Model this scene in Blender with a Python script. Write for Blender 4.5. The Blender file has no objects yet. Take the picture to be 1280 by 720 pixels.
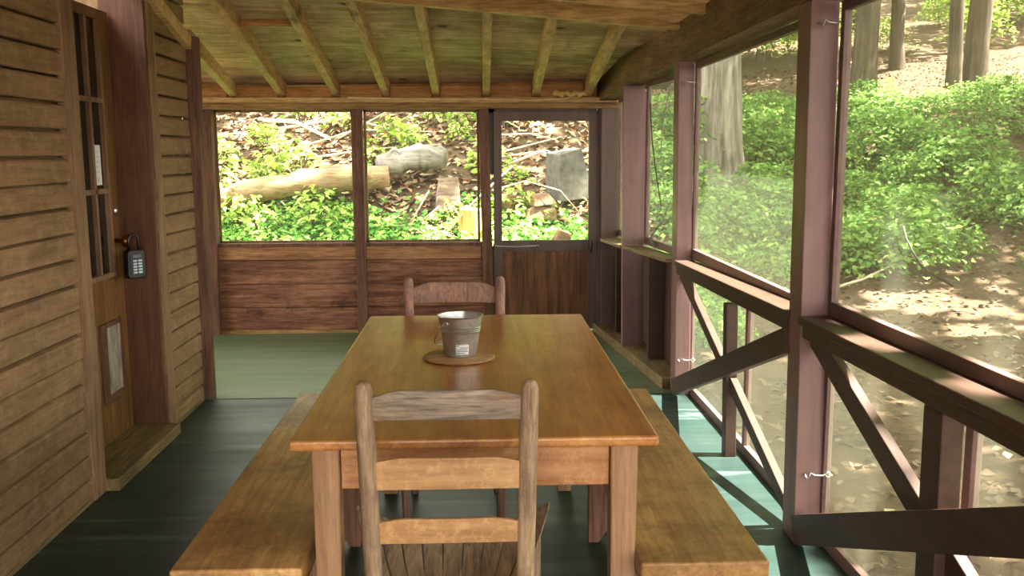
import bpy, bmesh, math, random
import numpy as np
from mathutils import Vector, Matrix
R = random.Random(7)
NR = np.random.default_rng(11)
SC = bpy.context.scene
COL = SC.collection

# ------------------------------------------------------------------ camera, world, sun, exposure
F_PX, VP, ROLL, CAM_H = 1150.0, (597.0, 190.0), -0.004, 1.45
_c, _s = math.cos(ROLL), math.sin(ROLL)
_dx, _dy = VP[0]-640, VP[1]-360
_u = ((_c*_dx+_s*_dy)/F_PX, (-_s*_dx+_c*_dy)/F_PX)
PITCH = math.atan(-_u[1]); YAW = math.atan(-_u[0]*math.cos(PITCH))
fw = Vector((math.sin(YAW)*math.cos(PITCH), math.cos(YAW)*math.cos(PITCH), -math.sin(PITCH)))
rt0 = Vector((math.cos(YAW), -math.sin(YAW), 0)); up0 = rt0.cross(fw)
rt = (rt0*_c + (-up0)*(-_s)).normalized()
up = rt.cross(fw).normalized()
cam_d = bpy.data.cameras.new('camera'); cam = bpy.data.objects.new('camera', cam_d); COL.objects.link(cam)
cam_d.sensor_width = 36; cam_d.lens = F_PX/1280*36; cam_d.clip_end = 400; cam_d.clip_start = 0.02
M = Matrix((rt, up, -fw)).transposed().to_4x4(); M.translation = Vector((0, 0, CAM_H))
cam.matrix_world = M
SC.camera = cam

SC.view_settings.view_transform = 'Standard'; SC.view_settings.look = 'None'
SC.view_settings.gamma = 1; SC.view_settings.use_curve_mapping = False
SC.view_settings.exposure = 3.2

W = bpy.data.worlds.new('sky'); SC.world = W; W.use_nodes = True
wn = W.node_tree.nodes; wl = W.node_tree.links; wn.clear()
wo = wn.new('ShaderNodeOutputWorld'); wb = wn.new('ShaderNodeBackground')
wt = wn.new('ShaderNodeTexCoord'); wsx = wn.new('ShaderNodeSeparateXYZ'); wr = wn.new('ShaderNodeValToRGB')
wl.new(wt.outputs['Generated'], wsx.inputs[0]); wl.new(wsx.outputs['Z'], wr.inputs[0])
wr.color_ramp.elements[0].position = 0.0; wr.color_ramp.elements[0].color = (1.0, 0.96, 0.84, 1)
wr.color_ramp.elements[1].position = 0.9; wr.color_ramp.elements[1].color = (1.0, 0.98, 0.96, 1)
wl.new(wr.outputs[0], wb.inputs[0]); wb.inputs[1].default_value = 1.0
wl.new(wb.outputs[0], wo.inputs[0])

SUN_DIR = Vector((1.0, 0.02, 1.75)).normalized()      # towards the sun: from the right, over the trees
sd = bpy.data.lights.new('sun', 'SUN'); sun = bpy.data.objects.new('sun', sd); COL.objects.link(sun)
sd.energy = 11.0; sd.angle = math.radians(0.6); sd.color = (1.0, 0.93, 0.80)
sun.rotation_euler = SUN_DIR.to_track_quat('Z', 'Y').to_euler(); sun.location = SUN_DIR*30

# ------------------------------------------------------------------ materials
def lin(c):
    return tuple(((v/255)/12.92 if v/255 <= .04045 else ((v/255+.055)/1.055)**2.4) for v in c) + (1,)

def base_mat(name, rough=.6, spec=.3):
    m = bpy.data.materials.new(name); m.use_nodes = True
    nt = m.node_tree; b = nt.nodes['Principled BSDF']
    b.inputs['Roughness'].default_value = rough; b.inputs['Specular IOR Level'].default_value = spec
    return m, nt, b

def coords(nt, scale):
    n, l = nt.nodes, nt.links
    tc = n.new('ShaderNodeTexCoord'); oi = n.new('ShaderNodeObjectInfo'); mp = n.new('ShaderNodeMapping')
    mu = n.new('ShaderNodeMath'); mu.operation = 'MULTIPLY'; mu.inputs[1].default_value = 37.0
    ad = n.new('ShaderNodeVectorMath'); ad.operation = 'ADD'
    l.new(oi.outputs['Random'], mu.inputs[0]); l.new(tc.outputs['Object'], ad.inputs[0]); l.new(mu.outputs[0], ad.inputs[1])
    l.new(ad.outputs[0], mp.inputs['Vector']); mp.inputs['Scale'].default_value = scale
    return mp.outputs[0], ad.outputs[0]

def noise(nt, vec, scale, detail=4, rough=.55, dist=0):
    t = nt.nodes.new('ShaderNodeTexNoise'); nt.links.new(vec, t.inputs['Vector'])
    t.inputs['Scale'].default_value = scale; t.inputs['Detail'].default_value = detail
    t.inputs['Roughness'].default_value = rough; t.inputs['Distortion'].default_value = dist
    return t.outputs[0]

def ramp(nt, fac, stops):
    r = nt.nodes.new('ShaderNodeValToRGB'); nt.links.new(fac, r.inputs[0])
    e = r.color_ramp.elements
    while len(e) < len(stops): e.new(0.5)
    for k, (p, c) in enumerate(stops):
        e[k].position = p; e[k].color = lin(c) if max(c) > 1.001 else tuple(c)+(1,)
    return r.outputs[0]

def mixc(nt, fac, a, b, mode='MIX'):
    x = nt.nodes.new('ShaderNodeMix'); x.data_type = 'RGBA'; x.blend_type = mode
    for s, v in (('Factor', fac), ('A', a), ('B', b)):
        i = [q for q in x.inputs if q.name == s and (q.type == 'VALUE' if s == 'Factor' else q.type == 'RGBA')][0]
        if hasattr(v, 'links') or isinstance(v, bpy.types.NodeSocket): nt.links.new(v, i)
        else: i.default_value = v
    return [o for o in x.outputs if o.type == 'RGBA'][0]

def bump(nt, b, h, strength=.3, dist=.01):
    u = nt.nodes.new('ShaderNodeBump'); u.inputs['Strength'].default_value = strength; u.inputs['Distance'].default_value = dist
    nt.links.new(h, u.inputs['Height']); nt.links.new(u.outputs[0], b.inputs['Normal'])

def wood(name, dark, light, axis='y', grain=22, rough=.65, spec=.25, blot=.5, wear=None, wear_amt=.0, knots=0.0, bumpy=.25, wear_scale=9, fine=.45, flecks=0, stain=None):
    m, nt, b = base_mat(name, rough, spec)
    sc = {'x': (.07, 1, 1), 'y': (1, .07, 1), 'z': (1, 1, .06)}[axis]
    v, raw = coords(nt, sc)
    g = noise(nt, v, grain, 6, .65, .9)
    col = ramp(nt, g, [(.34, dark), (.64, light)])
    f = noise(nt, v, grain*5, 4, .7, .2)
    col = mixc(nt, 1.0, col, ramp(nt, f, [(.36, (1-fine,)*3), (.56, (1, 1, 1))]), 'MULTIPLY')
    bl = noise(nt, raw, 3.1, 5, .65, .6)
    col = mixc(nt, 1.0, col, ramp(nt, bl, [(.3, (1-blot*.85,)*3), (.62, (1, 1, 1))]), 'MULTIPLY')
    if knots:
        vo = nt.nodes.new('ShaderNodeTexVoronoi'); vo.inputs['Scale'].default_value = knots
        mp = nt.nodes.new('ShaderNodeMapping'); mp.inputs['Scale'].default_value = {'x': (.4, 1, 1), 'y': (1, .4, 1), 'z': (1, 1, .4)}[axis]
        nz = nt.nodes.new('ShaderNodeTexNoise'); nz.inputs['Scale'].default_value = 9; nt.links.new(raw, nz.inputs['Vector'])
        ad = nt.nodes.new('ShaderNodeVectorMath'); ad.operation = 'MULTIPLY_ADD'; ad.inputs[1].default_value = (.12, .12, .12)
        nt.links.new(nz.outputs[1], ad.inputs[0]); nt.links.new(raw, ad.inputs[2])
        nt.links.new(ad.outputs[0], mp.inputs[0]); nt.links.new(mp.outputs[0], vo.inputs['Vector'])
        k = ramp(nt, vo.outputs['Distance'], [(.05, (.9, .9, .9)), (.15, (0, 0, 0))])
        col = mixc(nt, k, col, lin(tuple(x*.4 for x in dark)))
    if stain:
        w = noise(nt, raw, 4.5, 9, .8, .3)
        col = mixc(nt, ramp(nt, w, [(.58, (0, 0, 0)), (.68, (.75,)*3)]), col, lin(stain))
    if wear:
        w = noise(nt, raw, wear_scale, 8, .75, 0)
        wf = ramp(nt, w, [(.54-.1*wear_amt, (0, 0, 0)), (.62, (wear_amt,)*3)])
        col = mixc(nt, wf, col, lin(wear))
    if flecks:
        vo = nt.nodes.new('ShaderNodeTexVoronoi'); vo.inputs['Scale'].default_value = flecks; nt.links.new(raw, vo.inputs['Vector'])
        k = ramp(nt, vo.outputs['Distance'], [(.055, (.85,)*3), (.08, (0, 0, 0))])
        sp = nt.nodes.new('ShaderNodeSeparateColor'); nt.links.new(vo.outputs['Color'], sp.inputs[0])
        th = ramp(nt, sp.outputs[0], [(.80, (0, 0, 0)), (.82, (1, 1, 1))])
        col = mixc(nt, mixc(nt, 1.0, k, th, 'MULTIPLY'), col, lin((222, 206, 180)))
    nt.links.new(col, b.inputs['Base Color'])
    bump(nt, b, mixc(nt, .4, g, f), bumpy, .004)
    return m

def plain(name, c, rough=.5, metal=0, spec=.4, var=.12):
    m, nt, b = base_mat(name, rough, spec); b.inputs['Metallic'].default_value = metal
    v, raw = coords(nt, (1, 1, 1))
    n = noise(nt, raw, 14, 4)
    col = ramp(nt, n, [(.3, tuple(x*(1-var) for x in c)), (.7, c)])
    nt.links.new(col, b.inputs['Base Color'])
    return m

MAT = {}
MAT['siding'] = wood('siding_wood', (132, 104, 74), (158, 128, 94), 'y', 30, .7, .2, .35, (176, 152, 120), .3, 0, .2, 16, flecks=13, fine=.2)
MAT['casing'] = wood('casing_wood', (124, 94, 70), (164, 130, 100), 'z', 30, .65, .25, .4, fine=.25)
MAT['jamb'] = wood('red_stained_wood', (88, 56, 40), (124, 82, 62), 'z', 26, .5, .3, .4, fine=.25)
MAT['doorwood'] = wood('door_wood', (100, 70, 38), (150, 108, 60), 'z', 22, .45, .35, .4)
MAT['backplank'] = wood('dark_red_plank', (108, 66, 50), (176, 126, 98), 'x', 26, .6, .25, .5, None, 0, 2.6, stain=(52, 32, 28))
MAT['backplank2'] = wood('light_red_plank', (150, 104, 70), (196, 146, 106), 'x', 26, .6, .25, .3, None, 0, 2.0)
MAT['brownpaint_z'] = wood('brown_stained_post', (92, 62, 48), (136, 98, 80), 'z', 26, .6, .25, .35)
MAT['frame_purple'] = wood('mauve_brown_paint', (128, 98, 97), (146, 113, 112), 'z', 6, .45, .35, .25, None, 0, 0, .1, fine=.12)
MAT['brace'] = wood('brown_paint', (72, 52, 42), (88, 65, 54), 'y', 12, .5, .3, .25, None, 0, 0, .12, fine=.12)
MAT['frame_dark'] = wood('dark_mauve_paint', (104, 78, 74), (122, 94, 90), 'y', 6, .45, .35, .25, None, 0, 0, .1, fine=.12)
MAT['doorpaint'] = wood('taupe_paint', (92, 74, 68), (112, 92, 86), 'z', 10, .5, .3, .2, None, 0, 0, .1, fine=.12)
MAT['doorply'] = wood('door_plywood', (96, 58, 34), (150, 98, 62), 'z', 9, .5, .3, .5)
MAT['rafter'] = wood('rafter_wood', (186, 148, 108), (230, 192, 150), 'y', 26, .7, .2, .35, None, 0, 2.2, fine=.25)
MAT['timber'] = wood('timber_wood', (200, 162, 104), (236, 204, 146), 'x', 22, .65, .25, .35, None, 0, 2.0)
MAT['plateorange'] = wood('orange_pine', (178, 124, 70), (214, 160, 100), 'x', 24, .6, .25, .3, None, 0, 1.6)
MAT['platepale'] = wood('weathered_plate', (140, 108, 64), (188, 150, 96), 'x', 24, .6, .25, .35)
MAT['beamwood'] = wood('beam_wood', (108, 84, 62), (144, 114, 86), 'y', 20, .6, .25, .35)
MAT['plywood'] = wood('ceiling_plywood', (186, 154, 122), (244, 212, 178), 'x', 13, .75, .15, .6, None, 0, 5, .2, fine=.3)
MAT['table'] = wood('varnished_table', (176, 110, 58), (214, 150, 86), 'y', 16, .3, .42, .35, (200, 156, 92), .3, 0, .04, 18, fine=.2)
MAT['tableside'] = wood('table_side_wood', (176, 118, 76), (214, 158, 112), 'x', 14, .5, .3, .25, (220, 172, 124), .4, 0, .12, 26, fine=.25)
MAT['tableleg'] = wood('table_leg_wood', (158, 116, 84), (198, 156, 120), 'z', 20, .55, .3, .25, fine=.25)
MAT['bench'] = wood('bench_wood', (184, 134, 80), (226, 178, 118), 'y', 16, .38, .35, .45, (108, 66, 36), .5, 0, .2, 3.5, stain=(88, 58, 38), fine=.25)
MAT['benchend'] = wood('bench_end_wood', (126, 88, 70), (170, 126, 104), 'z', 12, .6, .25, .3)
MAT['chair'] = wood('worn_chair_wood', (146, 118, 92), (198, 168, 138), 'z', 26, .6, .25, .3, (116, 96, 82), .6, 0, .25, 12, stain=(96, 82, 72))
MAT['chairslat'] = wood('worn_slat_wood', (170, 124, 80), (202, 158, 112), 'x', 12, .55, .3, .2, (220, 178, 128), .5, 0, .2, 34, fine=.25)
MAT['chairtop'] = wood('grey_worn_slat', (120, 104, 92), (188, 170, 152), 'x', 30, .65, .25, .3, (150, 112, 80), .4, 0, .35, 8)
MAT['chairfar'] = wood('pinkish_chair_wood', (136, 96, 80), (186, 142, 122), 'z', 20, .5, .35, .3, (120, 116, 112), .5, 0, .15, 20)
MAT['seat'] = wood('seat_slat_wood', (152, 128, 102), (200, 172, 140), 'y', 20, .6, .25, .4)
MAT['step'] = wood('step_wood', (112, 94, 62), (152, 130, 90), 'y', 18, .6, .25, .4)
MAT['metal'] = plain('hook_metal', (225, 222, 215), .3, 1.0)
MAT['brass'] = plain('aged_brass', (150, 96, 62), .35, 1.0)
MAT['black'] = plain('black_plastic', (20, 21, 23), .38, 0, .5)
MAT['white'] = plain('paper_white', (232, 232, 228), .7, 0, .2, .03)
MAT['keys'] = plain('key_grey', (190, 205, 215), .4, 0, .4, .03)
MAT['ink'] = plain('label_ink', (96, 116, 150), .7, 0, .2, .03)
MAT['foam'] = plain('yellow_foam', (236, 206, 134), .85, 0, .15, .2)
MAT['wire'] = plain('old_wire', (226, 200, 152), .55, 0, .3)
MAT['darkcord'] = plain('dark_cord', (66, 66, 60), .6, 0, .3)
MAT['stripgrey'] = plain('grey_screen_strip', (112, 118, 112), .7, 0, .2)
MAT['coaster'] = wood('coaster_wood', (184, 136, 94), (216, 172, 128), 'x', 14, .6, .25, .2)
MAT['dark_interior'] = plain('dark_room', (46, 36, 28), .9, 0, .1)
MAT['roofing'] = plain('roof_outer', (70, 66, 60), .9, 0, .1)

# bucket: galvanised steel
m, nt, b = base_mat('galvanised_steel', .32, .5); b.inputs['Metallic'].default_value = .9
v, raw = coords(nt, (1, 1, 1)); nt.links.new(ramp(nt, noise(nt, raw, 60, 3), [(.3, (178, 178, 176)), (.7, (204, 204, 202))]), b.inputs['Base Color'])
MAT['steel'] = m

# floor paint: boards across the porch, teal-green, worn, the teal wear paled as sun dapples
def floor_mat(name, c1, c2, worn, wa):
    m, nt, b = base_mat(name, .38, .4)
    v, raw = coords(nt, (.12, 1, 1))
    col = ramp(nt, noise(nt, v, 12, 5, .6), [(.3, c1), (.7, c2)])
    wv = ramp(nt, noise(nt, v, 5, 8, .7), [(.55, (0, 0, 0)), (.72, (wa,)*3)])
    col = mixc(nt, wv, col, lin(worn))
    tc = nt.nodes.new('ShaderNodeTexCoord'); sx = nt.nodes.new('ShaderNodeSeparateXYZ'); nt.links.new(tc.outputs['Object'], sx.inputs[0])
    mo = nt.nodes.new('ShaderNodeMath'); mo.operation = 'FLOORED_MODULO'; mo.inputs[1].default_value = .135; nt.links.new(sx.outputs['Y'], mo.inputs[0])
    sm = ramp(nt, mo.outputs[0], [(.0, (.25, .25, .25)), (.004, (1, 1, 1))])
    col = mixc(nt, 1.0, col, sm, 'MULTIPLY')
    nt.links.new(col, b.inputs['Base Color'])
    rr = ramp(nt, noise(nt, v, 7, 4), [(.3, (.36, .36, .36)), (.7, (.55, .55, .55))]); nt.links.new(rr, b.inputs['Roughness'])
    return m
MAT['floor'] = floor_mat('teal_floor_paint', (26, 44, 41), (37, 58, 55), (140, 160, 156), .5)  # whitish wear patches also paint in sun dapples on the boards
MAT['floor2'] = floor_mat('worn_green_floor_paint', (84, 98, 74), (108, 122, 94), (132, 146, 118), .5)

# insect screen: see-through weave
def screen_mat(name, veil, c):
    m = bpy.data.materials.new(name); m.use_nodes = True; nt = m.node_tree; n = nt.nodes; n.clear()
    o = n.new('ShaderNodeOutputMaterial'); t = n.new('ShaderNodeBsdfTransparent'); d = n.new('ShaderNodeBsdfDiffuse'); mx = n.new('ShaderNodeMixShader')
    d.inputs[0].default_value = lin(c)
    v, raw = coords(nt, (1, 1, .25))
    f = ramp(nt, noise(nt, v, 5, 5, .6), [(.3, (veil*.88,)*3), (.75, (veil*1.12,)*3)])
    nt.links.new(f, mx.inputs[0]); nt.links.new(t.outputs[0], mx.inputs[1]); nt.links.new(d.outputs[0], mx.inputs[2]); nt.links.new(mx.outputs[0], o.inputs[0])
    return m
MAT['screen'] = screen_mat('insect_screen', .27, (196, 200, 186))
MAT['screen_back'] = screen_mat('fine_screen', .05, (190, 190, 180))

# dark window glass
m, nt, b = base_mat('old_window_glass', .04, .6); b.inputs['Base Color'].default_value = (.012, .012, .01, 1)
MAT['glass'] = m
m, nt, b = base_mat('frosted_pane', .25, .5); v, raw = coords(nt, (1, 1, .4))
nt.links.new(ramp(nt, noise(nt, v, 20, 4), [(.3, (120, 112, 98)), (.7, (176, 168, 152))]), b.inputs['Base Color'])
MAT['frost'] = m

def leaf_mat(name, stops, transl=.3, rough=.7, spec=.12):
    m = bpy.data.materials.new(name); m.use_nodes = True; nt = m.node_tree; n = nt.nodes; l = nt.links
    b = n['Principled BSDF']; o = n['Material Output']
    g = n.new('ShaderNodeNewGeometry')
    col = ramp(nt, g.outputs['Random Per Island'], stops)
    l.new(col, b.inputs['Base Color']); b.inputs['Roughness'].default_value = rough; b.inputs['Specular IOR Level'].default_value = spec
    if transl:
        t = n.new('ShaderNodeBsdfTranslucent'); l.new(col, t.inputs[0]); mx = n.new('ShaderNodeMixShader'); mx.inputs[0].default_value = transl
        l.new(b.outputs[0], mx.inputs[1]); l.new(t.outputs[0], mx.inputs[2]); l.new(mx.outputs[0], o.inputs[0])
    return m
MAT['cover'] = leaf_mat('ground_cover_leaves', [(0, (84, 140, 66)), (.5, (120, 176, 86)), (1, (186, 212, 104))])
MAT['shrub'] = leaf_mat('shrub_leaves', [(0, (82, 120, 58)), (.5, (110, 150, 76)), (1, (158, 186, 100))])
MAT['shrub_yellow'] = leaf_mat('yellow_green_leaves', [(0, (112, 146, 62)), (.5, (146, 176, 78)), (1, (190, 204, 110))])
MAT['crown'] = leaf_mat('tree_leaves', [(0, (96, 140, 58)), (.5, (136, 172, 74)), (1, (184, 204, 104))], .45)
MAT['litter'] = leaf_mat('dead_leaves', [(0, (112, 88, 70)), (.35, (148, 122, 98)), (.7, (178, 154, 128)), (.92, (190, 138, 104)), (1, (216, 204, 180))], 0)
MAT['litter_grey'] = leaf_mat('grey_dead_leaves', [(0, (86, 70, 56)), (.5, (110, 92, 76)), (.97, (124, 106, 88)), (1, (190, 190, 150))], 0)

m, nt, b = base_mat('forest_soil', .95, .1); v, raw = coords(nt, (1, 1, 1))
c = ramp(nt, noise(nt, raw, 1.2, 8, .7), [(.3, (80, 64, 50)), (.5, (100, 82, 64)), (.7, (116, 97, 78))])
c2 = ramp(nt, noise(nt, raw, 22, 6, .7), [(.3, (.6, .6, .6)), (.65, (1, 1, 1))])
nt.links.new(mixc(nt, 1.0, c, c2, 'MULTIPLY'), b.inputs['Base Color']); bump(nt, b, noise(nt, raw, 14, 6, .7), .8, .05)
MAT['soil'] = m
MAT['bark'] = wood('grey_bark', (96, 88, 80), (170, 160, 148), 'z', 9, .9, .1, .4, None, 0, 0, 1.0)
MAT['bark_dark'] = wood('dark_bark', (74, 66, 56), (118, 106, 92), 'z', 9, .9, .1, .4, None, 0, 0, 1.0)
MAT['log'] = wood('rotting_log_wood', (132, 104, 80), (186, 152, 120), 'x', 8, .85, .1, .35, (132, 136, 88), .5, 0, .8, 3, stain=(84, 66, 50), fine=.5)
MAT['loggrey'] = wood('grey_log_wood', (104, 98, 92), (160, 152, 142), 'x', 7, .85, .1, .4, None, 0, 0, .8)
MAT['stump'] = wood('yellow_stump_wood', (168, 126, 66), (222, 184, 116), 'z', 12, .8, .15, .3, None, 0, 0, .6)
MAT['stick'] = plain('pale_stick', (212, 196, 172), .8, 0, .15, .25)
MAT['stone'] = plain('grey_stone', (98, 95, 87), .85, 0, .2, .3)
MAT['stone_brown'] = plain('brown_stone', (140, 108, 84), .85, 0, .2, .3)
MAT['slab'] = wood('striped_slab', (92, 74, 64), (160, 138, 124), 'x', 14, .85, .1, .3, None, 0, 0, .6)

# ------------------------------------------------------------------ mesh helpers
class MB:
    def __init__(s): s.v = []; s.f = []
    def add(s, vs, fs):
        o = len(s.v); s.v += [tuple(p) for p in vs]; s.f += [tuple(i+o for i in f) for f in fs]; return s
    def box(s, x0, x1, y0, y1, z0, z1):
        return s.hexa([(x0, y0, z0), (x1, y0, z0), (x1, y1, z0), (x0, y1, z0), (x0, y0, z1), (x1, y0, z1), (x1, y1, z1), (x0, y1, z1)])
    def hexa(s, p):
        return s.add(p, [(0, 3, 2, 1), (4, 5, 6, 7), (0, 1, 5, 4), (1, 2, 6, 5), (2, 3, 7, 6), (3, 0, 4, 7)])
    def beam(s, a, b, w, h, up=(0, 0, 1)):
        # bar from a to b (centre line), width w sideways, height h along up
        a, b, up = Vector(a), Vector(b), Vector(up); d = (b-a).normalized()
        side = d.cross(up).normalized(); u = side.cross(d).normalized()
        q = []
        for p in (a, b):
            q += [p-side*w/2-u*h/2, p+side*w/2-u*h/2, p+side*w/2+u*h/2, p-side*w/2+u*h/2]
        return s.add(q, [(0, 1, 2, 3), (7, 6, 5, 4), (0, 4, 5, 1), (1, 5, 6, 2), (2, 6, 7, 3), (3, 7, 4, 0)])
    def tube(s, pts, r, n=10, cap=True):
        pts = [Vector(p) for p in pts]
        if not hasattr(r, '__len__'): r = [r]*len(pts)
        rings = []; prev = None
        for i, p in enumerate(pts):
            d = (pts[min(i+1, len(pts)-1)]-pts[max(i-1, 0)]).normalized()
            ref = prev if prev is not None else (Vector((1, 0, 0)) if abs(d.x) < .9 else Vector((0, 1, 0)))
            a = (ref - d*ref.dot(d)).normalized(); b = d.cross(a); prev = a
            rings.append([p + (a*math.cos(2*math.pi*k/n)+b*math.sin(2*math.pi*k/n))*r[i] for k in range(n)])
        vs = [q for rg in rings for q in rg]
        fs = [(i*n+k, i*n+(k+1) % n, (i+1)*n+(k+1) % n, (i+1)*n+k) for i in range(len(pts)-1) for k in range(n)]
        if cap: fs += [tuple(range(n))[::-1], tuple((len(pts)-1)*n+k for k in range(n))]
        return s.add(vs, fs)
    def lathe(s, prof, c=(0, 0, 0), n=32, closed=False):
        vs = []; m_ = len(prof)
        for r, z in prof:
            for k in range(n): a = 2*math.pi*k/n; vs.append((c[0]+r*math.cos(a), c[1]+r*math.sin(a), c[2]+z))
        fs = [(i*n+k, i*n+(k+1) % n, (i+1)*n+(k+1) % n, (i+1)*n+k) for i in range(m_-1) for k in range(n)]
        fs += [tuple(range(n))[::-1], tuple((m_-1)*n+k for k in range(n))]
        return s.add(vs, fs)
    def prism(s, poly, d):
        # poly: 3-D outline, extruded by vector d
        n = len(poly); d = Vector(d); p = [Vector(q) for q in poly]
        return s.add(p+[q+d for q in p], [tuple(range(n))[::-1], tuple(range(n, 2*n))]+[(i, (i+1) % n, n+(i+1) % n, n+i) for i in range(n)])

def tag(o, label=None, cat=None, group=None, kind=None):
    if label: o['label'] = label
    if cat: o['category'] = cat
    if group: o['group'] = group
    if kind: o['kind'] = kind
    return o

def obj(name, mb, mat, parent=None, bevel=0, smooth=False, origin=True, seg=2):
    """links mb as ONE mesh object; its origin goes to the bottom centre unless it is a child"""
    v = np.array(mb.v, float)
    off = np.zeros(3)
    if parent is None and origin:
        off = (v.min(0)+v.max(0))/2; off[2] = v[:, 2].min(); v = v-off
    elif parent is not None and origin:
        off = (v.min(0)+v.max(0))/2; v = v-off
    me = bpy.data.meshes.new(name); me.from_pydata(v.tolist(), [], mb.f)
    bm = bmesh.new(); bm.from_mesh(me); bmesh.ops.recalc_face_normals(bm, faces=bm.faces); bm.to_mesh(me); bm.free()
    o = bpy.data.objects.new(name, me); COL.objects.link(o); o.location = off
    me.materials.append(MAT[mat])
    if parent is not None: o.parent = parent
    if smooth:
        for p in me.polygons: p.use_smooth = True
        if smooth == 'auto':
            me.set_sharp_from_angle(angle=math.radians(35))
    if bevel:
        md = o.modifiers.new('Bevel', 'BEVEL'); md.width = bevel; md.segments = seg; md.limit_method = 'ANGLE'; md.angle_limit = math.radians(40)
    return o

def empty(name, loc, rz=0):
    o = bpy.data.objects.new(name, None); COL.objects.link(o); o.location = loc; o.rotation_euler = (0, 0, rz); return o

def copy_tree(o, parent=None):
    c = o.copy(); COL.objects.link(c)
    if parent is not None: c.parent = parent
    for ch in list(o.children): copy_tree(ch, c)
    return c

def S(name, mb, mat, parent=None, **k):
    o = obj(name, mb, mat, parent, **k)
    if parent is None: o['kind'] = 'structure'
    return o

def leaf_mesh(name, pos, size, normals, mat, aspect=.55, fold=.25):
    """many small folded leaves as one mesh: pos (n,3), size (n,), normals (n,3)"""
    n = len(pos); pos = np.asarray(pos, float); size = np.asarray(size, float)
    nn = np.asarray(normals, float); nn /= np.linalg.norm(nn, axis=1)[:, None]
    t = NR.normal(size=(n, 3)); t -= nn*(t*nn).sum(1)[:, None]; t /= np.linalg.norm(t, axis=1)[:, None]
    b = np.cross(nn, t); L = size[:, None]
    base = pos-t*L*.5; tip = pos+t*L*.5
    le = pos-b*L*aspect*.5+nn*L*fold*.5+t*L*.05; ri = pos+b*L*aspect*.5+nn*L*fold*.5+t*L*.05
    vs = np.stack([base, le, tip, ri], 1).reshape(-1, 3)
    me = bpy.data.meshes.new(name)
    me.vertices.add(4*n); me.vertices.foreach_set('co', vs.ravel())
    i = np.arange(n)*4
    loops = np.stack([i, i+3, i+2, i, i+2, i+1], 1).ravel()
    me.loops.add(6*n); me.loops.foreach_set('vertex_index', loops.astype(np.int32))
    me.polygons.add(2*n); me.polygons.foreach_set('loop_start', (np.arange(2*n)*3).astype(np.int32))
    me.update(calc_edges=True); me.validate()
    me.materials.append(MAT[mat])
    return me

def link_mesh(name, me, parent=None, loc=(0, 0, 0)):
    o = bpy.data.objects.new(name, me); COL.objects.link(o); o.location = loc
    if parent is not None: o.parent = parent
    return o

# ------------------------------------------------------------------ ground
_AY = [-60, 0, 7.5, 8.2, 9.0, 10.0, 11.0, 14, 20, 30, 60, 120]; _AZ = [-.5, -.45, -.3, -.05, .35, .95, 1.5, 2.9, 5.2, 8.5, 17, 30]
_BY = [-60, 0, 8, 10, 11.5, 13, 16, 25, 45, 60, 120]; _BZ = [-.5, -.42, -.38, -.22, .05, .5, 1.35, 3.4, 8.6, 14, 28]
def ground(x, y):
    x = np.asarray(x, float); y = np.asarray(y, float)
    a = np.interp(y, _AY, _AZ); bq = np.interp(y+np.clip((x-6)*.18, 0, 12), _BY, _BZ)
    t = np.clip((x-1.2)/2.6, 0, 1); t = t*t*(3-2*t)
    z = a*(1-t)+bq*t
    far = np.clip((np.hypot(x, y)-9)/6, 0, 1)
    return z+far*.10*(np.sin(x*1.3+y*.7)+np.sin(y*1.1-x*.5))*.7
def gz(x, y): return float(ground(x, y))

xs = np.unique(np.concatenate([np.arange(-60, -6, 3), np.arange(-6, 14, .35), np.arange(14, 80, 3)]))
ys = np.unique(np.concatenate([np.arange(-40, -2, 4), np.arange(-2, 26, .35), np.arange(26, 120, 3)]))
gx, gy = np.meshgrid(xs, ys); gzv = ground(gx, gy)
mb = MB(); nx = len(xs)
mb.v = np.stack([gx, gy, gzv], -1).reshape(-1, 3).tolist()
mb.f = [(j*nx+i, j*nx+i+1, (j+1)*nx+i+1, (j+1)*nx+i) for j in range(len(ys)-1) for i in range(nx-1)]
S('ground', mb, 'soil', smooth=True, origin=False)

# ------------------------------------------------------------------ porch shell
WL = -1.65                # face of the house wall
YB = 7.38                 # inner face of the back knee wall
mb = MB().box(-1.72, 1.32, -3.2, 5.38, -.06, 0)
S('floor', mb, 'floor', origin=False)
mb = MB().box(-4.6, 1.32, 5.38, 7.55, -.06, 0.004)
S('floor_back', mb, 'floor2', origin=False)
mb = MB().box(1.2, 1.32, -3.2, 7.55, -.45, -.061).box(-4.6, 1.32, 7.44, 7.55, -.45, -.061)
S('trim_1', mb, 'brace', origin=False)

# house wall with lapped boards, a doorway cut into it
D0, D1, DTOP = 3.90, 4.72, 2.20
def siding(y0, y1, z0, z1, mb):
    z = z0; c = .103
    while z < z1-1e-6:
        zt = min(z+c, z1)
        o1 = WL+.020+R.uniform(-.003, .003); dz = R.uniform(-.004, .004)
        prof = [(WL-.03, z), (o1-.004, z), (o1, z+.004), (o1-.001, zt-.022), (o1-.006, zt-.013), (WL-.004, zt-.006), (WL-.03, zt-.006)]
        n = len(prof)
        vs = [(x, y0, zz+dz) for x, zz in prof]+[(x, y1, zz-dz) for x, zz in prof]
        mb.add(vs, [tuple(range(n)), tuple(range(2*n-1, n-1, -1))]+[(i, (i+1) % n, n+(i+1) % n, n+i) for i in range(n)])
        z = zt
    mb.box(WL-.10, WL-.03, y0, y1, z0, z1)
    return mb
mb = MB(); siding(-3.2, D0-.04, 0, 2.62, mb); siding(D1+.02, 5.36, 0, 2.62, mb); siding(D0-.04, D1+.02, DTOP+.06, 2.62, mb)
S('wall_left', mb, 'siding', origin=False)
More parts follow.
